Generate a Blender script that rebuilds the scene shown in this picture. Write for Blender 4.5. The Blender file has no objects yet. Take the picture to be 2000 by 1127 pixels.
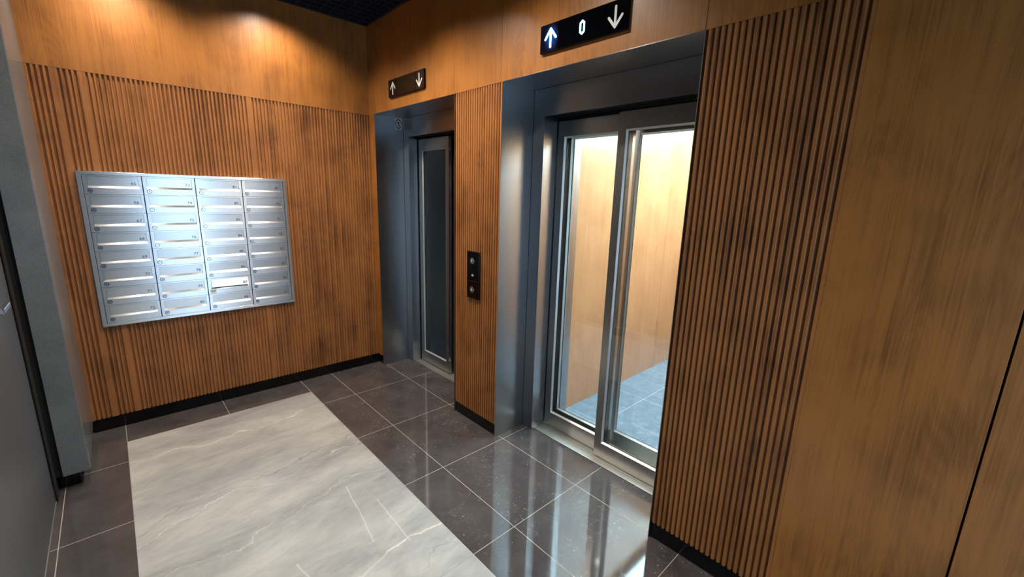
import bpy, bmesh, math, random
from mathutils import Vector, Matrix
random.seed(7)
S = bpy.context.scene
COL = S.collection

# ------------------------------------------------------------------ camera
def look(yaw, pitch, roll):
    y, p, r = map(math.radians, (yaw, pitch, roll))
    F = Vector((-math.sin(y)*math.cos(p), math.cos(y)*math.cos(p), math.sin(p)))
    R = Vector((math.cos(y), math.sin(y), 0)); U = R.cross(F)
    R2 = math.cos(r)*R + math.sin(r)*U; U2 = -math.sin(r)*R + math.cos(r)*U
    return Matrix((R2, U2, -F)).transposed().to_4x4()
cam = bpy.data.cameras.new('camera'); cam_o = bpy.data.objects.new('camera', cam); COL.objects.link(cam_o)
cam_o.matrix_world = Matrix.Translation((-1.6669, -3.5431, 1.5452)) @ look(-43.2701, -12.2981, 1.7217)
cam.sensor_width = 36.0; cam.lens = 834.18/2000*36.0; cam.clip_start = 0.02
S.camera = cam_o

# ------------------------------------------------------------------ world, exposure
W = bpy.data.worlds.new('daylight'); S.world = W; W.use_nodes = True
bg = W.node_tree.nodes['Background']; bg.inputs[0].default_value = (0.50, 0.74, 1.0, 1); bg.inputs[1].default_value = 5.0
S.view_settings.view_transform = 'Standard'; S.view_settings.look = 'None'
S.view_settings.gamma = 1.0; S.view_settings.exposure = 0.0
try:
    S.view_settings.use_curve_mapping = False
    S.cycles.transparent_max_bounces = 24; S.cycles.max_bounces = 10
    S.cycles.diffuse_bounces = 5; S.cycles.glossy_bounces = 6
except Exception: pass

# ------------------------------------------------------------------ lights of the place
SPOT_E = 56.0
SPOTS = [(-0.72, -0.30, 140, .95, 'recessed ceiling spotlight nearest the far elevator corner'), (-1.50, -0.30, 140, .85, 'recessed ceiling spotlight above the left half of the mailboxes'),
         (-0.64, -1.12, 140, 1.75, 'recessed ceiling spotlight in front of the call button pillar'), (-1.50, -1.12, 140, .65, 'recessed ceiling spotlight over the far end of the marble inlay, beside the grey door'),
         (-0.66, -1.95, 140, 1.5, 'recessed ceiling spotlight in front of the lit floor indicator'), (-1.50, -1.95, 90, .55, 'recessed ceiling spotlight over the middle of the marble inlay'),
         (-1.0, -4.8, 120, .8, 'recessed ceiling spotlight nearest the glass entrance')]
ZC = 2.812          # underside of the open-cell ceiling
WARM = (1.0, 0.88, 0.74)
def area(name, loc, rot, sx, sy, energy, color, portal=False):
    l = bpy.data.lights.new(name, 'AREA'); l.shape = 'RECTANGLE'; l.size = sx; l.size_y = sy
    l.energy = energy; l.color = color
    o = bpy.data.objects.new(name, l); COL.objects.link(o); o.location = loc; o.rotation_euler = rot
    if portal: l.cycles.is_portal = True
    return o
RY = -6.2           # rear wall
area('window_portal', (-0.68, RY-0.02, 1.1), (math.radians(90), 0, 0), 1.05, 2.1, 1, (1,1,1), True)
area('window_portal', (-2.06, -5.2, 1.1), (0, math.radians(-90), 0), 2.1, 1.1, 1, (1,1,1), True)

# ------------------------------------------------------------------ node helpers
def srgb(r, g, b):
    f = lambda c: (c/255/12.92 if c/255 <= .04045 else ((c/255+.055)/1.055)**2.4)
    return (f(r), f(g), f(b), 1)
class NT:
    def __init__(s, name):
        s.m = bpy.data.materials.new(name); s.m.use_nodes = True; s.t = s.m.node_tree
        s.b = s.t.nodes['Principled BSDF']
    def n(s, typ, **kw):
        x = s.t.nodes.new(typ)
        for k, v in kw.items():
            if k.startswith('i_'):
                key = k[2:]; key = int(key) if key.isdigit() else key.replace('_', ' ')
                x.inputs[key].default_value = v
            else: setattr(x, k, v)
        return x
    def l(s, a, b): s.t.links.new(a, b)
    def math(s, op, a, b=None, clamp=False):
        x = s.t.nodes.new('ShaderNodeMath'); x.operation = op; x.use_clamp = clamp
        for i, v in enumerate((a, b)):
            if v is None: continue
            if isinstance(v, (int, float)): x.inputs[i].default_value = v
            else: s.l(v, x.inputs[i])
        return x.outputs[0]
    def ramp(s, fac, stops):
        r = s.t.nodes.new('ShaderNodeValToRGB'); e = r.color_ramp.elements
        while len(e) < len(stops): e.new(0.5)
        for q, (p, c) in zip(e, stops): q.position = p; q.color = c
        s.l(fac, r.inputs[0]); return r.outputs[0]
    def mix(s, fac, a, b, blend='MIX'):
        x = s.t.nodes.new('ShaderNodeMix'); x.data_type = 'RGBA'; x.blend_type = blend
        for sock, v in ((x.inputs[0], fac), (x.inputs[6], a), (x.inputs[7], b)):
            if isinstance(v, (int, float)): sock.default_value = v
            elif isinstance(v, tuple): sock.default_value = v
            else: s.l(v, sock)
        return x.outputs[2]
def simple(name, col, rough=.5, metal=0., spec=None, coat=0.):
    t = NT(name); t.b.inputs['Base Color'].default_value = col; t.b.inputs['Roughness'].default_value = rough
    t.b.inputs['Metallic'].default_value = metal
    if spec is not None: t.b.inputs['Specular IOR Level'].default_value = spec
    if coat: t.b.inputs['Coat Weight'].default_value = coat; t.b.inputs['Coat Roughness'].default_value = .05
    return t.m

def pos_nodes(t):
    g = t.n('ShaderNodeNewGeometry'); sp = t.n('ShaderNodeSeparateXYZ'); t.l(g.outputs['Position'], sp.inputs[0])
    return sp.outputs[0], sp.outputs[1], sp.outputs[2]

def wood(name, base, dark, rough=.38, pitch=None, leafw=.19, spec=.5, coat=.55):
    """oak / cherry veneer with vertical grain; h runs along the wall"""
    t = NT(name); X, Y, Z = pos_nodes(t)
    h = t.math('ADD', X, Y)
    leaf = t.math('FLOOR', t.math('DIVIDE', h, leafw))
    wl = t.n('ShaderNodeTexWhiteNoise', noise_dimensions='1D'); t.l(leaf, wl.inputs['W'])
    c1 = t.n('ShaderNodeCombineXYZ'); t.l(t.math('MULTIPLY', h, 210.0), c1.inputs[0]); t.l(t.math('MULTIPLY', Z, 2.2), c1.inputs[1]); t.l(wl.outputs[0], c1.inputs[2])
    n1 = t.n('ShaderNodeTexNoise', i_Scale=1.0, i_Detail=6.0, i_Roughness=.65); t.l(c1.outputs[0], n1.inputs['Vector'])
    c2 = t.n('ShaderNodeCombineXYZ'); t.l(t.math('MULTIPLY', h, 22.0), c2.inputs[0]); t.l(t.math('MULTIPLY', Z, .8), c2.inputs[1]); t.l(leaf, c2.inputs[2])
    n2 = t.n('ShaderNodeTexNoise', i_Scale=1.0, i_Detail=4.0, i_Distortion=1.2); t.l(c2.outputs[0], n2.inputs['Vector'])
    # cathedral figure: rings of a stretched noise field
    c3 = t.n('ShaderNodeCombineXYZ'); t.l(t.math('MULTIPLY', h, 5.0), c3.inputs[0]); t.l(t.math('MULTIPLY', Z, .9), c3.inputs[1]); t.l(leaf, c3.inputs[2])
    n3 = t.n('ShaderNodeTexNoise', i_Scale=1.0, i_Detail=1.0, i_Distortion=.4); t.l(c3.outputs[0], n3.inputs['Vector'])
    ring = t.math('SINE', t.math('MULTIPLY', n3.outputs[0], 150.0))
    f = t.math('ADD', t.math('ADD', t.math('MULTIPLY', n1.outputs[0], .50), t.math('MULTIPLY', n2.outputs[0], .22)), .14)
    f = t.math('ADD', f, t.math('MULTIPLY', ring, .022))
    f = t.math('ADD', f, t.math('MULTIPLY', t.math('SUBTRACT', wl.outputs[0], .5), .06))
    # large soft mottling across the grain
    c4 = t.n('ShaderNodeCombineXYZ'); t.l(t.math('MULTIPLY', h, 5.0), c4.inputs[0]); t.l(t.math('MULTIPLY', Z, 4.0), c4.inputs[1])
    n4 = t.n('ShaderNodeTexNoise', i_Scale=1.0, i_Detail=3.0); t.l(c4.outputs[0], n4.inputs['Vector'])
    f = t.math('ADD', f, t.math('MULTIPLY', t.math('SUBTRACT', n4.outputs[0], .5), .45))
    if pitch:
        k = t.math('FLOOR', t.math('DIVIDE', h, pitch))
        wk = t.n('ShaderNodeTexWhiteNoise', noise_dimensions='1D'); t.l(k, wk.inputs['W'])
        f = t.math('ADD', f, t.math('MULTIPLY', t.math('SUBTRACT', wk.outputs[0], .5), .14))
    col = t.ramp(f, [(.25, dark), (.52, base), (.80, tuple(min(1, c*1.22) for c in base[:3])+(1,))])
    t.l(col, t.b.inputs['Base Color'])
    t.l(t.math('ADD', rough-.06, t.math('MULTIPLY', n1.outputs[0], .12)), t.b.inputs['Roughness'])
    t.b.inputs['Specular IOR Level'].default_value = spec
    t.b.inputs['Coat Weight'].default_value = coat; t.b.inputs['Coat Roughness'].default_value = .24
    bp = t.n('ShaderNodeBump', i_Strength=.12, i_Distance=.001); t.l(n1.outputs[0], bp.inputs['Height']); t.l(bp.outputs[0], t.b.inputs['Normal'])
    return t.m

def brushed(name, col, rough=.3, aniso=.75, rot=0.0, grain='u', amt=.16):
    t = NT(name)
    uv = t.n('ShaderNodeUVMap', uv_map='UVMap')
    mp = t.n('ShaderNodeMapping'); mp.inputs['Scale'].default_value = (6, 900, 1) if grain == 'u' else (900, 6, 1)
    t.l(uv.outputs[0], mp.inputs[0])
    n = t.n('ShaderNodeTexNoise', i_Scale=1.0, i_Detail=3.0, i_Roughness=.7); t.l(mp.outputs[0], n.inputs['Vector'])
    mp2 = t.n('ShaderNodeMapping'); mp2.inputs['Scale'].default_value = (3, 2, 1); t.l(uv.outputs[0], mp2.inputs[0])
    n2 = t.n('ShaderNodeTexNoise', i_Scale=1.0, i_Detail=3.0); t.l(mp2.outputs[0], n2.inputs['Vector'])
    lo = tuple(c*(1-amt) for c in col[:3])+(1,); hi = tuple(min(1, c*(1+amt)) for c in col[:3])+(1,)
    t.l(t.ramp(n.outputs[0], [(.3, lo), (.7, hi)]), t.b.inputs['Base Color'])
    t.b.inputs['Roughness'].default_value = rough
    t.b.inputs['Metallic'].default_value = 1.0
    t.b.inputs['Anisotropic'].default_value = aniso; t.b.inputs['Anisotropic Rotation'].default_value = rot
    tg = t.n('ShaderNodeTangent', direction_type='UV_MAP', uv_map='UVMap'); t.l(tg.outputs[0], t.b.inputs['Tangent'])
    return t.m

def glass_mat(name, tint=(.93, .97, .96, 1), rough=0.0):
    t = NT(name); t.t.nodes.remove(t.b)
    out = [n for n in t.t.nodes if n.type == 'OUTPUT_MATERIAL'][0]
    tr = t.n('ShaderNodeBsdfTransparent'); tr.inputs[0].default_value = tint
    gl = t.n('ShaderNodeBsdfGlossy'); gl.inputs['Roughness'].default_value = rough; gl.inputs[0].default_value = (1, 1, 1, 1)
    g = t.n('ShaderNodeNewGeometry'); fr = t.n('ShaderNodeFresnel'); t.l(t.math('SUBTRACT', 1.45, t.math('MULTIPLY', g.outputs['Backfacing'], 1.45-1/1.45)), fr.inputs[0]); mx = t.n('ShaderNodeMixShader')
    t.l(fr.outputs[0], mx.inputs[0]); t.l(tr.outputs[0], mx.inputs[1]); t.l(gl.outputs[0], mx.inputs[2]); t.l(mx.outputs[0], out.inputs[0])
    return t.m

def emit(name, col, strength):
    t = NT(name); t.b.inputs['Base Color'].default_value = (0.02, .02, .02, 1)
    t.b.inputs['Emission Color'].default_value = col; t.b.inputs['Emission Strength'].default_value = strength
    return t.m

# tile joints
XJ = [-2.005, -1.757, -0.681, -0.434, 0.0275]
TX_A, TY1, TY = 0.0275, -0.4987, 0.6
def tile_mat():
    t = NT('dark_porcelain_tile'); X, Y, Z = pos_nodes(t)
    half = .0016
    def near(sock, val, w=half): return t.math('LESS_THAN', t.math('ABSOLUTE', t.math('SUBTRACT', sock, val)), w)
    g = None
    for x in XJ:
        q = near(X, x); g = q if g is None else t.math('MAXIMUM', g, q)
    # marble-side: no long joints under the row between wall and marble except their own
    # the two joints beside the marble stay; rows repeat every 0.6 m
    fr = t.math('FRACT', t.math('DIVIDE', t.math('SUBTRACT', Y, TY1-.3-6.0), TY))
    rows = t.math('LESS_THAN', t.math('ABSOLUTE', t.math('MULTIPLY', t.math('SUBTRACT', fr, .5), TY)), half)
    g = t.math('MAXIMUM', g, rows)
    # short joint in the strip behind the marble
    sj = t.math('MULTIPLY', near(X, -1.223), t.math('GREATER_THAN', Y, -.26)); g = t.math('MAXIMUM', g, sj)
    # colour variation
    geo = t.n('ShaderNodeNewGeometry')
    n = t.n('ShaderNodeTexNoise', i_Scale=5.0, i_Detail=8.0, i_Roughness=.6); t.l(geo.outputs[0], n.inputs['Vector'])
    base = t.ramp(n.outputs[0], [(.3, srgb(66, 62, 63)), (.7, srgb(86, 82, 83))])
    # dusty scuffs and footprints, heavier in front of the lifts
    n2 = t.n('ShaderNodeTexNoise', i_Scale=42.0, i_Detail=10.0, i_Roughness=.78, i_Distortion=1.5); t.l(geo.outputs[0], n2.inputs['Vector'])
    n3 = t.n('ShaderNodeTexNoise', i_Scale=4.6, i_Detail=4.0, i_Roughness=.6); t.l(geo.outputs[0], n3.inputs['Vector'])
    patch = t.ramp(n3.outputs[0], [(.42, (0, 0, 0, 1)), (.58, (1, 1, 1, 1))])
    sp = t.ramp(n2.outputs[0], [(.55, (0, 0, 0, 1)), (.68, (1, 1, 1, 1))])
    side = t.n('ShaderNodeMapRange', i_1=-1.0, i_2=-.5, i_3=.0, i_4=1.0); t.l(X, side.inputs[0])
    n5 = t.n('ShaderNodeTexVoronoi', i_Scale=120.0); t.l(geo.outputs[0], n5.inputs['Vector'])
    dots = t.math('LESS_THAN', n5.outputs['Distance'], .16)
    dust = t.math('MULTIPLY', t.math('MULTIPLY', patch, sp), side.outputs[0])
    dust = t.math('MULTIPLY', dust, t.math('ADD', .42, t.math('MULTIPLY', dots, .5)), clamp=True)
    c = t.mix(dust, base, srgb(190, 185, 180))
    # a few tiny white crumbs
    n6 = t.n('ShaderNodeTexVoronoi', i_Scale=24.0); t.l(geo.outputs[0], n6.inputs['Vector'])
    cr = t.math('MULTIPLY', t.math('LESS_THAN', n6.outputs['Distance'], .07), t.math('MULTIPLY', patch, side.outputs[0]))
    c = t.mix(t.math('MULTIPLY', cr, .7), c, srgb(215, 212, 205))
    c = t.mix(g, c, srgb(176, 166, 156))
    t.l(c, t.b.inputs['Base Color'])
    r = t.math('ADD', .05, t.math('MULTIPLY', dust, .5)); r = t.math('ADD', r, t.math('MULTIPLY', g, .5)); t.l(r, t.b.inputs['Roughness'])
    t.b.inputs['Specular IOR Level'].default_value = .85
    bp = t.n('ShaderNodeBump', i_Strength=.5, i_Distance=.001, invert=True); t.l(g, bp.inputs['Height']); t.l(bp.outputs[0], t.b.inputs['Normal'])
    return t.m

def marble_mat():
    t = NT('grey_marble'); X, Y, Z = pos_nodes(t); geo_ = t.n('ShaderNodeNewGeometry')
    # veins run roughly across the slab, rising towards the lifts
    a = math.radians(4)
    u = t.math('ADD', t.math('MULTIPLY', X, math.cos(a)), t.math('MULTIPLY', Y, math.sin(a)))
    v = t.math('ADD', t.math('MULTIPLY', X, -math.sin(a)), t.math('MULTIPLY', Y, math.cos(a)))
    c = t.n('ShaderNodeCombineXYZ'); t.l(t.math('MULTIPLY', u, .9), c.inputs[0]); t.l(t.math('MULTIPLY', v, 2.6), c.inputs[1])
    cloud = t.n('ShaderNodeTexNoise', i_Scale=1.5, i_Detail=9.0, i_Roughness=.62, i_Distortion=.6); t.l(c.outputs[0], cloud.inputs['Vector'])
    base = t.ramp(cloud.outputs[0], [(.32, srgb(126, 129, 132)), (.5, srgb(164, 166, 166)), (.68, srgb(198, 198, 194))])
    fine = t.n('ShaderNodeTexNoise', i_Scale=14.0, i_Detail=8.0, i_Roughness=.7); t.l(c.outputs[0], fine.inputs['Vector'])
    base = t.mix(.35, base, t.ramp(fine.outputs[0], [(.35, srgb(142, 141, 140)), (.65, srgb(184, 182, 177))]))
    wn = t.n('ShaderNodeTexNoise', i_Scale=1.1, i_Detail=7.0, i_Roughness=.55); 
    cw_ = t.n('ShaderNodeCombineXYZ'); t.l(t.math('MULTIPLY', u, 1.5), cw_.inputs[0]); t.l(t.math('MULTIPLY', v, 1.0), cw_.inputs[1]); t.l(cw_.outputs[0], wn.inputs['Vector'])
    wob = t.math('MULTIPLY', t.math('SUBTRACT', wn.outputs[0], .5), .55)
    def vein(at, slope, width, strength=1.0):
        d = t.math('SUBTRACT', t.math('ADD', Y, t.math('MULTIPLY', wob, strength)), t.math('ADD', t.math('MULTIPLY', X, slope), at))
        return t.math('SUBTRACT', 1.0, t.math('DIVIDE', t.math('ABSOLUTE', d), width), clamp=True)
    tn = t.n('ShaderNodeTexNoise', i_Scale=6.0, i_Detail=3.0); t.l(geo_.outputs[0], tn.inputs['Vector'])
    br = t.ramp(tn.outputs[0], [(.36, (.15, .15, .15, 1)), (.56, (1, 1, 1, 1))])
    col = base
    for at, sl, w, st, c_, k in ((-.62, -.06, .09, 1, srgb(198, 196, 189), .35), (-1.22, .13, .12, 1, srgb(196, 194, 188), .35), (-1.98, .10, .10, .8, srgb(200, 198, 192), .4),
                            (-1.55, .2, .13, 1, srgb(138, 136, 136), .35), (-2.6, .1, .12, 1, srgb(196, 195, 190), .3),
                            (-.62, -.06, .007, 1, srgb(224, 221, 212), .8), (-.93, .16, .005, 1.1, srgb(112, 110, 110), .7), (-1.02, .16, .006, 1.1, srgb(216, 214, 207), .7),
                            (-1.32, .17, .005, 1.0, srgb(214, 212, 206), .45), (-1.98, .10, .009, .8, srgb(226, 224, 216), .85), (-2.12, .16, .005, 1.2, srgb(116, 114, 113), .5), (-2.5, .05, .007, 1, srgb(222, 220, 214), .8)):
        col = t.mix(t.math('MULTIPLY', t.math('MULTIPLY', vein(at, sl, w, st), br), k), col, c_)
    # short steep cracks
    for x0, y0, y1, sl in ((-.98, -1.95, -1.50, .12), (-1.22, -2.25, -1.85, -.10), (-.86, -2.05, -1.7, .05)):
        d = t.math('SUBTRACT', t.math('ADD', X, t.math('MULTIPLY', wob, .25)), t.math('ADD', t.math('MULTIPLY', t.math('SUBTRACT', Y, y0), sl), x0))
        lim = t.math('MULTIPLY', t.math('GREATER_THAN', Y, y0), t.math('LESS_THAN', Y, y1))
        col = t.mix(t.math('MULTIPLY', t.math('MULTIPLY', t.math('SUBTRACT', 1.0, t.math('DIVIDE', t.math('ABSOLUTE', d), .005), clamp=True), lim), .5), col, srgb(220, 219, 214))
    j = t.math('LESS_THAN', t.math('ABSOLUTE', t.math('SUBTRACT', Y, -2.299)), .0012)
    col = t.mix(t.math('MULTIPLY', j, .5), col, srgb(120, 118, 116))
    t.l(col, t.b.inputs['Base Color']); t.b.inputs['Roughness'].default_value = .28
    t.b.inputs['Specular IOR Level'].default_value = .4
    return t.m

WOOD_B, WOOD_D = srgb(162, 104, 46), srgb(106, 62, 24)
M = {}
M['wood'] = wood('cherry_veneer', WOOD_B, WOOD_D)
M['slat'] = wood('slatted_veneer', srgb(156, 101, 54), srgb(92, 54, 28), rough=.45, pitch=.022, spec=.35, coat=.08)
M['car_wood'] = wood('car_veneer', srgb(182, 130, 90), srgb(152, 98, 60), rough=.3)
M['tile'] = tile_mat(); M['marble'] = marble_mat()
M['steel'] = brushed('brushed_steel', srgb(166, 168, 171), rough=.28, aniso=.55, rot=0.25, grain='u', amt=.10)
M['steel_v'] = brushed('brushed_steel_leaf', srgb(166, 166, 165), rough=.26, aniso=.5, rot=0.25, grain='u', amt=.08)
M['steel_box'] = brushed('brushed_steel_box', srgb(222, 224, 226), rough=.27, aniso=.85, rot=0.25, grain='u', amt=.14)
M['sill'] = simple('aluminium_sill', srgb(226, 225, 220), .42, 1.0)
M['black'] = simple('black_gloss_plinth', srgb(10, 10, 11), .12, spec=.5)
M['dark'] = simple('matt_black', srgb(9, 9, 10), .7)
M['gap'] = simple('shadow_gap_black', srgb(18, 14, 12), .8)
M['grid'] = simple('dark_blue_ceiling_grid', srgb(22, 26, 42), .5)
M['plen'] = simple('black_plenum', srgb(6, 6, 9), .9)
def granite():
    t = NT('blue_grey_panel'); g = t.n('ShaderNodeNewGeometry')
    n = t.n('ShaderNodeTexNoise', i_Scale=160.0, i_Detail=4.0, i_Roughness=.7); t.l(g.outputs[0], n.inputs['Vector'])
    n2 = t.n('ShaderNodeTexNoise', i_Scale=6.0, i_Detail=4.0); t.l(g.outputs[0], n2.inputs['Vector'])
    f = t.math('ADD', t.math('MULTIPLY', n.outputs[0], .6), t.math('MULTIPLY', n2.outputs[0], .4))
    t.l(t.ramp(f, [(.35, srgb(96, 100, 103)), (.65, srgb(124, 128, 131))]), t.b.inputs['Base Color']); t.b.inputs['Roughness'].default_value = .22
    return t.m
M['granite'] = granite()
M['greydoor'] = simple('dark_grey_panel', srgb(76, 80, 86), .4)
M['glass'] = glass_mat('clear_glass'); M['shaft'] = simple('shaft_concrete', srgb(34, 34, 36), .8)
M['dglass'] = simple('display_glass', srgb(5, 6, 9), .07, spec=.3)
M['white'] = simple('white_print', srgb(222, 222, 224), .5)
M['ink'] = simple('engraved_ink', srgb(74, 84, 92), .5)
M['cyan'] = emit('cyan_led', (.35, .86, 1.0, 1), 7.0)
M['chrome'] = simple('chrome', srgb(215, 216, 218), .15, 1.0)
M['key'] = simple('keyhole_dark', srgb(25, 28, 32), .5)
M['carlight'] = emit('car_ceiling_light', (.68, .86, 1.0, 1), 28.0)
M['offwhite'] = simple('pale_aluminium', srgb(228, 238, 236), .4)
M['lamp'] = emit('spot_lens', (1, .86, .68, 1), 6.0)

# ------------------------------------------------------------------ mesh helpers
def quad(bm, pts):
    return bm.faces.new([bm.verts.new(p) for p in pts])
def box(bm, a, b):
    x0, y0, z0 = [min(a[i], b[i]) for i in range(3)]; x1, y1, z1 = [max(a[i], b[i]) for i in range(3)]
    v = [bm.verts.new(p) for p in ((x0,y0,z0),(x1,y0,z0),(x1,y1,z0),(x0,y1,z0),(x0,y0,z1),(x1,y0,z1),(x1,y1,z1),(x0,y1,z1))]
    for f in ((0,3,2,1),(4,5,6,7),(0,1,5,4),(1,2,6,5),(2,3,7,6),(3,0,4,7)): bm.faces.new([v[i] for i in f])
def cyl(bm, c, axis, r, h, seg=24, r2=None):
    """cylinder from c along axis for h"""
    ax = Vector(axis).normalized(); m = Vector((0,0,1)).rotation_difference(ax).to_matrix().to_4x4()
    g = bmesh.ops.create_cone(bm, cap_ends=True, segments=seg, radius1=r, radius2=r if r2 is None else r2, depth=h)
    bmesh.ops.transform(bm, matrix=Matrix.Translation(Vector(c)+ax*h/2) @ m, verts=g['verts'])
def uvs(me):
    uv = me.uv_layers.new(name='UVMap')
    for p in me.polygons:
        n = p.normal; a = max(range(3), key=lambda i: abs(n[i]))
        for li in p.loop_indices:
            co = me.vertices[me.loops[li].vertex_index].co
            uv.data[li].uv = {0: (co.y, co.z), 1: (co.x, co.z), 2: (co.y, co.x)}[a]
def obj(name, bm, mat, parent=None, bevel=0.0, smooth=False, label=None):
    bmesh.ops.recalc_face_normals(bm, faces=bm.faces)
    me = bpy.data.meshes.new(name); bm.to_mesh(me); bm.free(); uvs(me)
    if isinstance(mat, str): mat = M[mat]
    me.materials.append(mat)
    o = bpy.data.objects.new(name, me); COL.objects.link(o)
    if parent is not None:
        o.parent = parent; o.matrix_parent_inverse = Matrix.Translation(-Vector(world_loc(parent)))
    if bevel:
        md = o.modifiers.new('bevel', 'BEVEL'); md.width = bevel; md.segments = 2; md.limit_method = 'ANGLE'
    if smooth:
        for p in me.polygons: p.use_smooth = True
    if label: o['label'] = label
    return o
def world_loc(o):
    l = Vector(o.location)
    if o.parent is not None and o.type == 'EMPTY': l += world_loc(o.parent)
    return l
def boxes(name, mat, parent, *bs, **kw):
    bm = bmesh.new()
    for a, b in bs: box(bm, a, b)
    return obj(name, bm, mat, parent, **kw)
def struct(o): o['kind'] = 'structure'; return o
def thing(name, label, cat, loc, group=None):
    o = bpy.data.objects.new(name, None); COL.objects.link(o); o.location = loc; o.empty_display_size = .05
    if label: o['label'] = label; o['category'] = cat
    if group: o['group'] = group
    return o
def grp(name, loc=(0,0,0)):
    o = thing(name, None, None, loc); o['kind'] = 'structure'; return o
def text_mesh(name, s, size, mat, parent, origin, xdir, updir, align='RIGHT', extrude=.0004, sx=1.0):
    cu = bpy.data.curves.new(name, 'FONT'); cu.body = s; cu.size = size; cu.extrude = extrude; cu.align_x = align; cu.resolution_u = 2
    tmp = bpy.data.objects.new('tmp', cu); COL.objects.link(tmp)
    dg = bpy.context.evaluated_depsgraph_get(); dg.update()
    me = bpy.data.meshes.new_from_object(tmp.evaluated_get(dg)); bpy.data.objects.remove(tmp); bpy.data.curves.remove(cu)
    X = Vector(xdir).normalized(); U = Vector(updir).normalized(); N = X.cross(U)
    m = Matrix((X*sx, U, N)).transposed().to_4x4(); m.translation = Vector(origin); me.transform(m); me.name = name
    me.materials.clear(); me.materials.append(M[mat])
    o = bpy.data.objects.new(name, me); COL.objects.link(o)
    o.parent = parent; o.matrix_parent_inverse = Matrix.Translation(-world_loc(parent))
    return o

# ------------------------------------------------------------------ setting
LX = -2.03       # left wall
ZH, ZB = 2.15, .085
PIT = .022
# portals (elevator recesses): (y start, y end)
P1, P2 = (-.10, -1.20), (-1.65, -2.755)

floor = grp('floor')
boxes('dark_tiles', 'tile', floor, ((LX-.1, RY-.1, -.08), (0.42, .02, 0)))
boxes('marble_inlay', 'marble', floor, ((-1.757, RY, -.05), (-.681, -.243, .0008)), label='pale grey veined marble inlay')
boxes('marble_joint', 'sill', floor, ((-.6815, RY, -.05), (-.6795, -.243, .0006)), ((-1.7585, RY, -.05), (-1.7565, -.243, .0006)))

def slats(name, parent, axis, a, b, z0, z1, out, skip=()):
    """slatted cladding; profile runs along axis from a to b (a<b), front face at plane 0, grooves go `out` deep"""
    bm = bmesh.new(); n = int(round(abs(b-a)/PIT)); prof = []
    w = (b-a)/n; g = w*.44; c = .0022; d = .011
    prof.append((a, 0))
    for i in range(n):
        s = a+i*w
        if i in skip: continue
        prof += [(s+w-g-c, 0), (s+w-g, .0022), (s+w-g+.0012, d), (s+w-.0012, d), (s+w, .0022), (s+w+c, 0)]
    prof = [p for p in prof if p[0] < b-1e-6] + [(b, 0)]
    lo, hi = [], []
    for h, q in prof:
        P = (h, q*out) if axis == 'x' else (q*out, h)
        lo.append(bm.verts.new((P[0], P[1], z0))); hi.append(bm.verts.new((P[0], P[1], z1)))
    for i in range(len(prof)-1): bm.faces.new((lo[i], lo[i+1], hi[i+1], hi[i]))
    # back slab closing it
    def pt(h, q, z): return (h, q, z) if axis == 'x' else (q, h, z)
    e = .022*out
    bl = [bm.verts.new(pt(h, e, z)) for h, z in ((a, z0), (b, z0), (b, z1), (a, z1))]
    bm.faces.new(bl)
    bm.faces.new([bl[0]] + [bl[1]] + lo[::-1]); bm.faces.new([bl[3]] + [bl[2]] + hi[::-1])
    bm.faces.new((lo[0], bl[0], bl[3], hi[0])); bm.faces.new((lo[-1], hi[-1], bl[2], bl[1]))
    return obj(name, bm, 'slat', parent)

# back wall
wb = grp('wall_back')
boxes('substrate', 'dark', wb, ((LX-.1, .024, -.05), (0.1, .12, 3.2)))
slats('slat_cladding', wb, 'x', -1.90, 0.0, ZB, ZH, 1, skip=(4, 9, 46))
boxes('upper_panel', 'wood', wb, ((-2.05, .0, ZH+.001), (0.0, .022, 3.1)))
boxes('side_panel', 'wood', wb, ((-2.05, .004, ZB), (-1.902, .022, ZH)))
# right wall with elevator portals
wr = grp('wall_right')
EY = RY
boxes('substrate', 'dark', wr, ((.024, P1[0], ZH+.02), (.12, EY, 3.2)), ((.024, .03, -.05), (.12, P1[0]+.004, 3.2)),
      ((.024, P1[1]-.004, -.05), (.22, P2[0]+.004, ZH+.02)), ((.024, P2[1]-.004, -.05), (.12, EY, ZH+.02)))
seams = [0.0, -1.193, -1.636, -2.755, -3.90, -5.05, RY]
for i in range(len(seams)-1):
    boxes('upper_panel', 'wood', wr, ((0, seams[i]-(.001 if i else 0), ZH+.001), (.022, seams[i+1]+.001, 3.1)), bevel=.0008)
boxes('corner_panel', 'wood', wr, ((0, -.001, ZB), (.022, P1[0]+.004, ZH)))
slats('slat_cladding', wr, 'y', P2[0]+.004, P1[1]-.002, ZB, ZH, 1)
slats('slat_cladding', wr, 'y', -3.246, P2[1]-.002, ZB, ZH, 1)
boxes('side_panel', 'wood', wr, ((-.001, -3.2465, ZB), (.022, -3.665, ZH)), bevel=.001)
boxes('side_panel', 'wood', wr, ((-.004, -3.670, ZB), (.022, -4.80, ZH)), bevel=.001)
boxes('side_panel', 'wood', wr, ((-.004, -4.803, ZB), (.022, RY, ZH)), bevel=.001)
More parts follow.
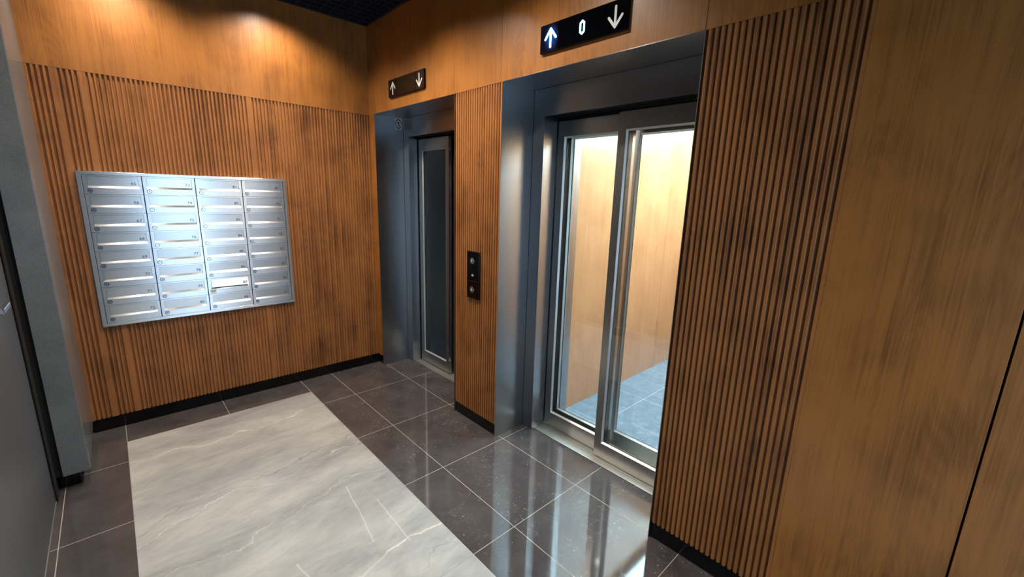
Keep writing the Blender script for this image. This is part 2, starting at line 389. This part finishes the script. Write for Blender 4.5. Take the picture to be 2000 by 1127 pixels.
# left wall, rear wall
wl = grp('wall_left')
boxes('wall_panel', 'greydoor', wl, ((LX-.08, .05, 2.12), (LX, RY, 3.1)), ((LX-.08, -2.25, ZB), (LX, -4.6, 2.12)), ((LX-.08, -5.8, ZB), (LX, RY, 2.12)), ((LX-.08, .05, ZB), (LX, -.70, 2.12)))
boxes('substrate', 'dark', wl, ((LX-.12, .1, -.1), (LX-.085, -4.6, 3.2)))
wre = grp('wall_rear')
boxes('wall_panel', 'greydoor', wre, ((LX-.1, RY-.08, 0), (-1.2, RY, 3.1)), ((-.16, RY-.08, 0), (.1, RY, 3.1)), ((-1.2, RY-.08, 2.1), (-.16, RY, 3.1)))
w1 = grp('window_1', (-.68, RY, 0))
boxes('window_frame', 'dark', w1, ((-1.2, RY-.05, 0), (-1.15, RY-.01, 2.1)), ((-.21, RY-.05, 0), (-.16, RY-.01, 2.1)), ((-1.15, RY-.05, 2.05), (-.21, RY-.01, 2.1)), ((-1.15, RY-.05, 0), (-.21, RY-.01, .08)))
w2 = grp('window_2', (LX, -5.2, 0))
boxes('window_frame', 'dark', w2, ((LX-.06, -4.6, 0), (LX-.02, -4.65, 2.12)), ((LX-.06, -5.75, 0), (LX-.02, -5.8, 2.12)), ((LX-.06, -4.65, 2.06), (LX-.02, -5.75, 2.12)))

# plinths
struct(boxes('baseboard_back', 'black', None, ((-1.90, .009, 0), (.012, .03, ZB))))
struct(boxes('baseboard_right', 'black', None, ((.011, 0.008, 0), (.03, P1[0]+.003, ZB)), ((.011, P1[1]-.002, 0), (.03, P2[0]+.002, ZB)), ((.011, P2[1]-.002, 0), (.03, RY, ZB))))
struct(boxes('baseboard_left', 'black', None, ((LX-.03, -2.25, 0), (LX-.012, -4.6, ZB)), ((LX-.03, -5.8, 0), (LX-.012, RY, ZB)), ((-2.02, -.575, 0), (-1.945, -.01, ZB))))

# grey boxed pier against the left wall
pier = grp('trim_1', (-1.95, -.3, 0))
boxes('front_panel', 'granite', pier, ((-2.001, -.626, ZB), (-1.9015, -.612, ZC)), bevel=.001)
boxes('side_panel', 'granite', pier, ((-1.914, -.6105, ZB), (-1.900, -.0005, ZC)), bevel=.001)
boxes('core', 'gap', pier, ((-2.03, -.612, ZB), (-1.915, -.001, ZC)))

# grey door with lever handle in left wall
d1 = grp('door_1', (LX, -1.2, 0))
boxes('door_frame', 'gap', d1, ((LX-.06, -.70, 0), (LX+.005, -.628, 2.12)), ((LX-.06, -2.20, 0), (LX+.005, -2.25, 2.12)), ((LX-.06, -.70, 2.07), (LX+.005, -2.20, 2.12)))
leaf = boxes('door_leaf', 'greydoor', d1, ((LX-.04, -.705, .012), (LX-.002, -2.195, 2.065)), bevel=.002)
boxes('door_edge_strip', 'sill', d1, ((LX-.004, -.71, .004), (LX+.0, -2.19, .012)))
bm = bmesh.new()
cyl(bm, (LX-.002, -1.235, 1.085), (1, 0, 0), .026, .008); cyl(bm, (LX, -1.235, 1.085), (1, 0, 0), .010, .045)
box(bm, (LX+.034, -1.105, 1.076), (LX+.048, -1.245, 1.096)); cyl(bm, (LX-.002, -1.225, 1.01), (1, 0, 0), .024, .008)
obj('door_handle', bm, 'chrome', d1, bevel=.003)

# open-cell ceiling
ce = grp('ceiling', (0, 0, ZC))
bm = bmesh.new(); step = .075; H = .04
x = LX
while x < 0: box(bm, (x-.004, RY, ZC), (x+.004, 0, ZC+H)); x += step
y = 0.0
while y > RY: box(bm, (LX, y-.004, ZC), (0, y+.004, ZC+H)); y -= step
obj('open_cell_grid', bm, 'grid', ce)
boxes('edge_trim', 'grid', ce, ((LX, -.022, ZC-.002), (0, -.0005, ZC+.02)), ((-.022, 0, ZC-.002), (-.0005, RY, ZC+.02)))
boxes('plenum', 'plen', ce, ((LX-.1, RY-.1, 3.1), (.2, .1, 3.16)))

# ------------------------------------------------------------------ downlights
def downlight(x, y, deg, pw, label):
    t = struct(thing('ceiling_downlight', None, None, (x, y, ZC)))
    del t['kind']; t['label'] = label; t['category'] = 'ceiling light'; t['group'] = 'recessed ceiling spotlights'
    bm = bmesh.new()
    prof = [(.043, 0), (.050, 0), (.050, .004), (.043, .06), (.036, .06), (.036, .012)]
    seg = 28; rings = []
    for r, z in prof: rings.append([bm.verts.new((x+r*math.cos(2*math.pi*k/seg), y+r*math.sin(2*math.pi*k/seg), ZC-.004+z)) for k in range(seg)])
    for a, b in zip(rings, rings[1:]+rings[:1]):
        for k in range(seg): bm.faces.new((a[k], a[(k+1) % seg], b[(k+1) % seg], b[k]))
    obj('housing', bm, 'dark', t)
    bm = bmesh.new(); cyl(bm, (x, y, ZC+.034), (0, 0, 1), .034, .004); obj('lens', bm, 'lamp', t)
    l = bpy.data.lights.new('spot_beam', 'SPOT'); l.energy = SPOT_E*pw; l.color = WARM; l.spot_size = math.radians(deg); l.spot_blend = .8; l.shadow_soft_size = .03
    o = bpy.data.objects.new('spot_beam', l); COL.objects.link(o); o.parent = t; o.location = (0, 0, -.008)
for p in SPOTS: downlight(*p)

# ------------------------------------------------------------------ elevator entrances
FX = .25                 # plane of the narrow steel architrave
FW = .09
def glass_leaf(name, parent, x0, ya, yb, z0=.012, z1=1.982, th=.026, fw=.047, fb=.095, ft=.087):
    """framed glazed sliding leaf, ya > yb"""
    t = bpy.data.objects.new(name, None)
    bm = bmesh.new(); x1 = x0+th
    box(bm, (x0, ya, z0), (x1, ya-fw, z1)); box(bm, (x0, yb+fw, z0), (x1, yb, z1))
    box(bm, (x0, ya-fw, z0), (x1, yb+fw, z0+fb)); box(bm, (x0, ya-fw, z1-ft), (x1, yb+fw, z1))
    f = obj(name, bm, 'steel_v', parent)
    # slanted bright glazing bead around the pane
    bm = bmesh.new(); a, b, c, d = ya-fw, yb+fw, z0+fb, z1-ft; s = .009
    def ring(x, i): return [(x, a-i, c+i), (x, b+i, c+i), (x, b+i, d-i), (x, a-i, d-i)]
    r0 = [bm.verts.new(p) for p in ring(x0+.001, 0)]; r1 = [bm.verts.new(p) for p in ring(x0+.011, s)]
    r2 = [bm.verts.new(p) for p in ring(x0+.017, s)]; r3 = [bm.verts.new(p) for p in ring(x1-.001, 0)]
    for p, q in ((r0, r1), (r2, r3)):
        for k in range(4): bm.faces.new((p[k], p[(k+1) % 4], q[(k+1) % 4], q[k]))
    obj('glazing_bead', bm, 'sill', f)
    boxes('glass_pane', 'glass', f, ((x0+.011, a-s+.003, c+s-.003), (x0+.017, b+s-.003, d-s+.003)))
    return f
def entrance(P, label, left_front):
    ya, yb = P; t = thing('elevator_entrance', label, 'elevator door', (.2, (ya+yb)/2, 0), None)
    # jamb reveals, soffit, architrave
    fr = boxes('door_frame', 'steel', t,
        ((-.002, ya, 0), (FX+.012, ya+.003, ZH)), ((-.002, yb, 0), (FX+.012, yb-.003, ZH)), ((-.002, ya, ZH), (FX+.012, yb, ZH+.003)),
        ((FX, ya, 0), (FX+.012, ya-FW, ZH)), ((FX, yb+FW, 0), (FX+.012, yb, ZH)), ((FX, ya-FW, 2.0), (FX+.012, yb+FW, ZH)),
        ((FX+.0125, ya-FW, 0), (.43, ya-FW+.004, 2.02)), ((FX+.0125, yb+FW, 0), (.43, yb+FW-.004, 2.02)))
    boxes('frame_joint', 'gap', t, ((FX-.0015, ya-.0002, 0), (FX+.001, ya-.0012, ZH)), ((FX-.0012, ya, ZH-.0012), (FX+.001, yb, ZH-.0002)))
    boxes('door_track', 'dark', t, ((FX+.012, ya-FW, 2.005), (.43, yb+FW, 2.06)), ((FX+.075, ya-FW, 1.995), (FX+.078, yb+FW, 2.01)), ((.400, ya-FW+.004, 1.95), (.43, yb+FW-.004, 2.01)))
    a, b = ya-FW-.004, yb+FW+.004; m = (a+b)/2
    # grooved aluminium sill
    bm = bmesh.new()
    for k in range(9):
        x0 = .272+k*.0165; box(bm, (x0, ya-FW+.002, -.004), (x0+.0135, yb+FW-.002, .004))
    box(bm, (.272, ya-FW, -.03), (.42, yb+FW, .0015))
    obj('door_sill', bm, 'sill', t, label='aluminium door sill with grooves')
    if left_front:
        glass_leaf('door_leaf', t, .335, -.205, -.205-.445); glass_leaf('door_leaf', t, .372, -.205-.43, b)
    else:
        glass_leaf('door_leaf', t, .332, -2.192, b, z0=.008); glass_leaf('door_leaf', t, .370, a-.003, -2.215)
    return t
e1 = entrance(P1, 'far elevator entrance in the corner, steel frame and closed dark-glazed doors', True)
e2 = entrance(P2, 'near elevator entrance with glass doors showing the lit wood-lined car', False)

# shaft behind closed elevator
def shaft(y0, y1, x1):
    return struct(boxes('wall_shaft', 'shaft', None, ((x1, y0+.06, -.3), (x1+.05, y1-.06, 2.7)), ((.13, y0+.01, -.3), (x1, y0+.06, 2.7)), ((.13, y1-.06, -.3), (x1, y1-.01, 2.7)),
        ((.13, y0+.01, 2.65), (x1, y1-.01, 2.7)), ((.42, y0+.01, -.35), (x1, y1-.01, -.3)), ((.262, y0+.01, 2.16), (.30, y1-.01, 2.65))))
shaft(.06, -1.42, 1.05); shaft(-1.53, -3.14, 2.90)
# elevator car
car = thing('elevator_car', 'brightly lit elevator car with honey wood walls seen through the glass doors', 'elevator car', (1.5, -2.3, 0))
CX0, CX1, CYL, CYR, CH = .60, 2.75, -1.70, -3.0, 2.2
def cartile():
    t = NT('car_floor_tile'); X, Y, Z = pos_nodes(t)
    def j(s, off, p):
        fr = t.math('FRACT', t.math('DIVIDE', t.math('SUBTRACT', s, off-12*p), p)); return t.math('LESS_THAN', t.math('ABSOLUTE', t.math('MULTIPLY', t.math('SUBTRACT', fr, .5), p)), .0016)
    g = t.math('MAXIMUM', j(X, .95, .6), j(Y, -1.70, .6))
    geo = t.n('ShaderNodeNewGeometry'); n = t.n('ShaderNodeTexNoise', i_Scale=18.0, i_Detail=10.0, i_Roughness=.75); t.l(geo.outputs[0], n.inputs['Vector'])
    c = t.ramp(n.outputs[0], [(.35, srgb(86, 102, 116)), (.60, srgb(108, 126, 140)), (.75, srgb(170, 184, 192))])
    t.l(t.mix(g, c, srgb(185, 195, 198)), t.b.inputs['Base Color']); t.b.inputs['Roughness'].default_value = .22
    return t.m
M['cartile'] = cartile()
boxes('car_floor', 'cartile', car, ((.43, CYL, -.08), (CX1, CYR, .0)))
boxes('wall_panel', 'car_wood', car, ((CX0, CYL, 0), (1.92, CYL+.02, CH)), bevel=.001)
boxes('wall_panel', 'car_wood', car, ((1.923, CYL, 0), (CX1, CYL+.02, CH)), bevel=.001)
boxes('wall_panel', 'car_wood', car, ((CX0, CYR, 0), (CX1, CYR-.02, CH)))
boxes('wall_panel', 'car_wood', car, ((CX1, CYL, 0), (CX1+.02, CYR, CH)))
boxes('car_ceiling', 'offwhite', car, ((CX0-.05, CYL+.02, CH), (CX1+.02, CYR-.02, CH+.03)))
boxes('ceiling_light', 'carlight', car, ((.72, -1.76, CH-.004), (2.60, -2.90, CH-.0005)))
boxes('front_return', 'steel', car, ((.535, CYL+.04, 0), (CX0, CYL-.045, CH)), ((.535, CYR-.04, 0), (CX0, -2.69, CH)), ((.535, CYL, 2.0), (CX0, CYR, CH)))
boxes('safety_strip', 'offwhite', car, ((.50, -1.722, .02), (.534, -1.738, 1.98)), label='pale vertical light-curtain strip')
bm = bmesh.new()
for k in range(7): box(bm, (.436+k*.0175, -1.74, -.002), (.436+k*.0175+.0135, -2.67, .004))
obj('car_sill', bm, 'sill', car)
glass_leaf('car_door_leaf', car, .440, -1.745, -2.215); glass_leaf('car_door_leaf', car, .500, -2.17, -2.66)
boxes('car_door_header', 'dark', car, ((.434, -1.70, 2.0), (.534, -2.72, 2.08)))

# ------------------------------------------------------------------ floor displays above the doors
def arrow_bm(cy, cz, up, h=.078, w=.066, th=.011, x=-.0175):
    """arrow on the wall plane x=0, drawn with round-ended strokes"""
    bm = bmesh.new(); s = 1 if up else -1
    tip = (cy, cz+s*h/2); tail = (cy, cz-s*h/2); wing = s*(h/2) - s*w*.62
    def stroke(p, q, e=0.0):
        P, Q = Vector(p), Vector(q); d = (Q-P).normalized(); n = Vector((-d.y, d.x))*th/2; pts = []
        for c, a0 in ((P, math.pi/2), (Q, -math.pi/2)):
            base = math.atan2(d.y, d.x)
            for k in range(7):
                an = base+a0+math.pi*k/6; pts.append((c.x+math.cos(an)*th/2, c.y+math.sin(an)*th/2))
        f = bm.faces.new([bm.verts.new((x+e, a, b)) for a, b in pts])
        r = bmesh.ops.extrude_face_region(bm, geom=[f]); bmesh.ops.translate(bm, vec=(.0015, 0, 0), verts=[v for v in r['geom'] if isinstance(v, bmesh.types.BMVert)])
    stroke(tip, tail); stroke(tip, (cy-w/2, cz+wing), .0002); stroke(tip, (cy+w/2, cz+wing), .0004)
    return bm
def halo_mat():  # scattered blue glow around the lit arrow, painted as a radial emission falloff
    t = NT('painted_arrow_glow'); X, Y, Z = pos_nodes(t)
    dy = t.math('DIVIDE', t.math('SUBTRACT', Y, -2.009), .042); dz = t.math('DIVIDE', t.math('SUBTRACT', Z, 2.287), .055)
    r = t.math('SQRT', t.math('ADD', t.math('MULTIPLY', dy, dy), t.math('MULTIPLY', dz, dz)))
    e = t.math('POWER', t.math('SUBTRACT', 1.15, r, clamp=True), 1.5)
    t.b.inputs['Base Color'].default_value = (.004, .005, .012, 1); t.b.inputs['Roughness'].default_value = .08
    t.b.inputs['Emission Color'].default_value = (.02, .10, .5, 1); t.l(t.math('MULTIPLY', e, .9), t.b.inputs['Emission Strength'])
    return t.m
M['halo'] = halo_mat()
def display(y0, y1, z0, z1, lit, label):
    t = thing('floor_indicator', label, 'elevator display', (-.001, (y0+y1)/2, (z0+z1)/2), None)
    e = .112
    boxes('housing', 'dglass', t, ((-.012, y0, z0), (-.0005, y1, z1)), bevel=.0015)
    boxes('arrow_lens', 'halo' if lit else 'dglass', t, ((-.016, y0-.001, z0+.001), (-.012, y0-e, z1-.001)), bevel=.0012)
    boxes('screen', 'dglass', t, ((-.016, y0-e-.002, z0+.001), (-.012, y1+e+.002, z1-.001)), bevel=.0012)
    boxes('arrow_lens', 'dglass', t, ((-.016, y1+e, z0+.001), (-.012, y1+.001, z1-.001)), bevel=.0012)
    zc = (z0+z1)/2
    obj('up_arrow', arrow_bm(y0-.068, zc-.002, True), 'cyan' if lit else 'white', t)
    obj('down_arrow', arrow_bm(y1+.06, zc-.002, False), 'white', t)
    if lit:
        # segmented hexagonal zero
        bm = bmesh.new(); cy, cz = -2.196, 2.287
        def hexa(w, h, k): return [(cy+p*w, cz+q*h) for p, q in ((0, 1), (1, 1-k), (1, -1+k), (0, -1), (-1, -1+k), (-1, 1-k))]
        o_, i_ = hexa(.0150, .0310, .36), hexa(.0060, .0200, .2)
        for k in range(6):
            a, b = o_[k], o_[(k+1) % 6]; c, d = i_[(k+1) % 6], i_[k]
            f = bm.faces.new([bm.verts.new((-.0175, *p)) for p in (a, b, c, d)])
        obj('digit', bm, 'cyan', t)
    return t
display(-1.938, -2.43, 2.226, 2.350, True, 'large black indicator with glowing up arrow and digit 0, above the lit car')
display(-.373, -.871, 2.232, 2.354, False, 'black indicator with two plain white arrows over the far elevator')

# ------------------------------------------------------------------ call button panel
cb = thing('call_button_panel', 'narrow black panel with two round call buttons between the elevators', 'button panel', (-.001, -1.415, 1.037))
boxes('back_plate', 'dglass', cb, ((-.010, -1.353, .885), (-.0005, -1.477, 1.190)), bevel=.001)
boxes('plate_seam', 'gap', cb, ((-.0108, -1.354, .9995), (-.0098, -1.476, 1.0005)))
for z, up in ((1.132, True), (.945, False)):
    bm = bmesh.new(); cyl(bm, (-.010, -1.409, z), (-1, 0, 0), .021, .005, 32); b = obj('call_button', bm, 'chrome', cb, smooth=False, bevel=.001)
    bm = bmesh.new(); cyl(bm, (-.0149, -1.409, z), (-1, 0, 0), .0125, .0015, 28); obj('button_ring', bm, 'ink', b)
    ab = arrow_bm(-1.409, z, up, h=.013, w=.011, th=.0025, x=-.0172); obj('button_arrow', ab, 'white', b)
bm = bmesh.new()
for a, b in (((-1.401, 1.044), (-1.421, 1.0415)), ((-1.401, 1.0345), (-1.421, 1.032)), ((-1.401, 1.044), (-1.4045, 1.032)), ((-1.4105, 1.044), (-1.413, 1.032)), ((-1.418, 1.044), (-1.421, 1.032))):
    box(bm, (-.0112, a[0], a[1]), (-.010, b[0], b[1]))
obj('indicator_mark', bm, 'white', cb)

# ------------------------------------------------------------------ pictogram sticker on the far jamb
st = thing('pictogram_sticker', 'small square pictogram sticker high on the far elevator left jamb', 'sticker', (.205, P1[0]-.0005, 2.10))
boxes('sticker_base', 'white', st, ((.174, P1[0], 2.058), (.240, P1[0]-.001, 2.146)))
bm = bmesh.new(); cx, cz = .207, 2.102; N = 28
for k in range(N):
    a0, a1 = 2*math.pi*k/N, 2*math.pi*(k+1)/N
    if 5.75 < a0 < 6.1: continue
    P = lambda r, a: (cx+r*math.cos(a)*.78, P1[0]-.0016, cz+r*math.sin(a)*1.05)
    quad(bm, [P(.036, a0), P(.036, a1), P(.029, a1), P(.029, a0)])
cyl(bm, (cx, P1[0]-.001, cz+.009), (0, -1, 0), .008, .0008, 16)
quad(bm, [(cx-.006, P1[0]-.0016, cz-.001), (cx+.004, P1[0]-.0016, cz+.002), (cx+.013, P1[0]-.0016, cz-.021), (cx+.004, P1[0]-.0016, cz-.021)])
obj('pictogram', bm, 'key', st)

# ------------------------------------------------------------------ mailboxes
mb = thing('mailbox_bank', 'brushed steel wall bank of thirty-two numbered mailboxes on the slatted wall', 'mailbox', (-1.23, 0, 1.147))
MX0, MX1, MZ0, MZ1 = -1.778, -.681, .6815, 1.611
IX0, IX1, IZ0, IZ1 = -1.757, -.700, .701, 1.592
YF = -.016
bm = bmesh.new()
def prism_frame(bm, o, i, yf, yb):
    O = [(o[0], o[2]), (o[1], o[2]), (o[1], o[3]), (o[0], o[3])]; I = [(i[0], i[2]), (i[1], i[2]), (i[1], i[3]), (i[0], i[3])]
    of = [bm.verts.new((x, yf, z)) for x, z in O]; inf = [bm.verts.new((x, yf, z)) for x, z in I]
    ob = [bm.verts.new((x, yb, z)) for x, z in O]; ib = [bm.verts.new((x, yb, z)) for x, z in I]
    for k in range(4):
        j = (k+1) % 4
        bm.faces.new((of[k], of[j], inf[j], inf[k])); bm.faces.new((of[k], ob[k], ob[j], of[j])); bm.faces.new((inf[k], inf[j], ib[j], ib[k])); bm.faces.new((ob[k], ib[k], ib[j], ob[j]))
prism_frame(bm, (MX0, MX1, MZ0, MZ1), (IX0, IX1, IZ0, IZ1), YF-.003, -.0003)
obj('outer_frame', bm, 'steel_box', mb, bevel=.0012)
boxes('back_panel', 'key', mb, ((IX0, -.004, IZ0), (IX1, -.0004, IZ1)))
cw = (IX1-IX0)/4; rh = (IZ1-IZ0)/8
DOOR = {}
def door_meshes():
    """door face with an opening for the flap; local origin = lower left corner of the cell, front towards -y"""
    g = .0016; x0, x1, z0, z1 = g+.001, cw-g-.001, g*.5, rh-g*.5
    a, b, c, d = .021, cw-.017, .036, rh-.008
    bm = bmesh.new()
    prism_frame(bm, (x0, x1, z0, z1), (a, b, c, d), YF, -.006)
    # bright sloping lip below the flap
    lip = bmesh.new(); dd = .007
    quad(lip, [(a, YF+.0002, c), (b, YF+.0002, c), (b, YF+dd, c+.013), (a, YF+dd, c+.013)])
    quad(lip, [(a, YF+dd, c+.013), (b, YF+dd, c+.013), (b, YF+dd+.0005, c-.0), (a, YF+dd+.0005, c-.0)])
    return bm, lip, (a, b, c, d, dd)
dbm, lbm, (sa, sb, sc, sd, sdd) = door_meshes()
def tomesh(name, bm, mat):
    bmesh.ops.recalc_face_normals(bm, faces=bm.faces); me = bpy.data.meshes.new(name); bm.to_mesh(me); bm.free(); uvs(me); me.materials.append(M[mat]); return me
ME_D = tomesh('mailbox_door', dbm, 'steel_box'); ME_L = tomesh('slot_lip', lbm, 'steel_box')
def flap_mesh(tilt):
    bm = bmesh.new(); yt = YF+.002; yb = YF+sdd-.001-tilt
    box(bm, (sa+.001, 0, 0), (sb-.001, .0012, 1))
    for v in bm.verts:
        top = v.co.z > .5; y = v.co.y
        v.co.z = sd-.001 if top else sc+.0125; v.co.y = y + (yt if top else yb)
    return tomesh('slot_flap', bm, 'steel_box')
ME_F = flap_mesh(0); ME_F2 = flap_mesh(.017)
bm = bmesh.new(); cyl(bm, (.0285, YF, .0215), (0, -1, 0), .0098, .0035, 24, .009); ME_K = tomesh('lock', bm, 'chrome')
bm = bmesh.new(); cyl(bm, (.0285, YF-.0028, .0215), (0, -1, 0), .0028, .0006, 12)
bmesh.ops.create_circle(bm, segments=3, radius=.0001); ME_H = None; bm.free()
bm = bmesh.new(); cyl(bm, (.0285, YF-.0034, .0215), (0, -1, 0), .0030, .0007, 12); ring_ = [(.0285+.0118*math.cos(2*math.pi*k/24), .0215+.0118*math.sin(2*math.pi*k/24)) for k in range(24)]; bm.faces.new([bm.verts.new((x, YF-.0004, z)) for x, z in ring_]); ME_H = tomesh('keyhole', bm, 'key')
def add(name, me, parent, loc):
    o = bpy.data.objects.new(name, me); COL.objects.link(o); o.parent = parent; o.location = loc; return o
for c in range(4):
    for r in range(8):
        num = 65+c*8+r; X0 = IX0+c*cw; Z0 = IZ1-(r+1)*rh
        L = Vector((X0, 0, Z0))-Vector(mb.location)
        d = add('mailbox_door', ME_D, mb, L)
        tilt = num == 87
        add('slot_lip', ME_L, d, (0, 0, 0)); add('slot_flap', ME_F2 if tilt else ME_F, d, (0, 0, 0))
        add('lock', ME_K, d, (0, 0, 0))
        tx = text_mesh('number', str(num), .0235, 'ink', mb, (X0+sb-.010, YF+.0040 if not tilt else YF-.0100, Z0+sc+.022), (1, 0, 0), (0, -.075 if not tilt else .243, 1), sx=1.15)
        tx.parent = d; tx.matrix_parent_inverse = Matrix.Translation((-X0, 0, -Z0))
        if num != 87: add('keyhole', ME_H, d, (0, 0, 0))
        else: tag_door = d; tagX, tagZ = X0+.0285, Z0+.0215
# dark column joints
boxes('column_joint', 'key', mb, *[((IX0+k*cw-.0012, YF-.0005, IZ0), (IX0+k*cw+.0012, -.004, IZ1)) for k in (1, 2, 3)])
# corner chip at lower right
boxes('corner_catch', 'steel_box', mb, ((MX1-.022, YF-.008, MZ0+.002), (MX1-.003, YF-.003, MZ0+.008)))
# round tag on box 87
tg = thing('round_tag', 'round pale tag hanging on the lock of mailbox 87', 'tag', (tagX, YF-.004, tagZ))
bm = bmesh.new(); cyl(bm, (tagX, YF-.0035, tagZ), (0, -1, 0), .0185, .003, 32); obj('disc', bm, 'offwhite', tg, bevel=.0006)
text_mesh('lettering', 'MMR', .0115, 'key', tg, (tagX, YF-.0072, tagZ-.002), (1, 0, 0), (0, 0, 1), align='CENTER')
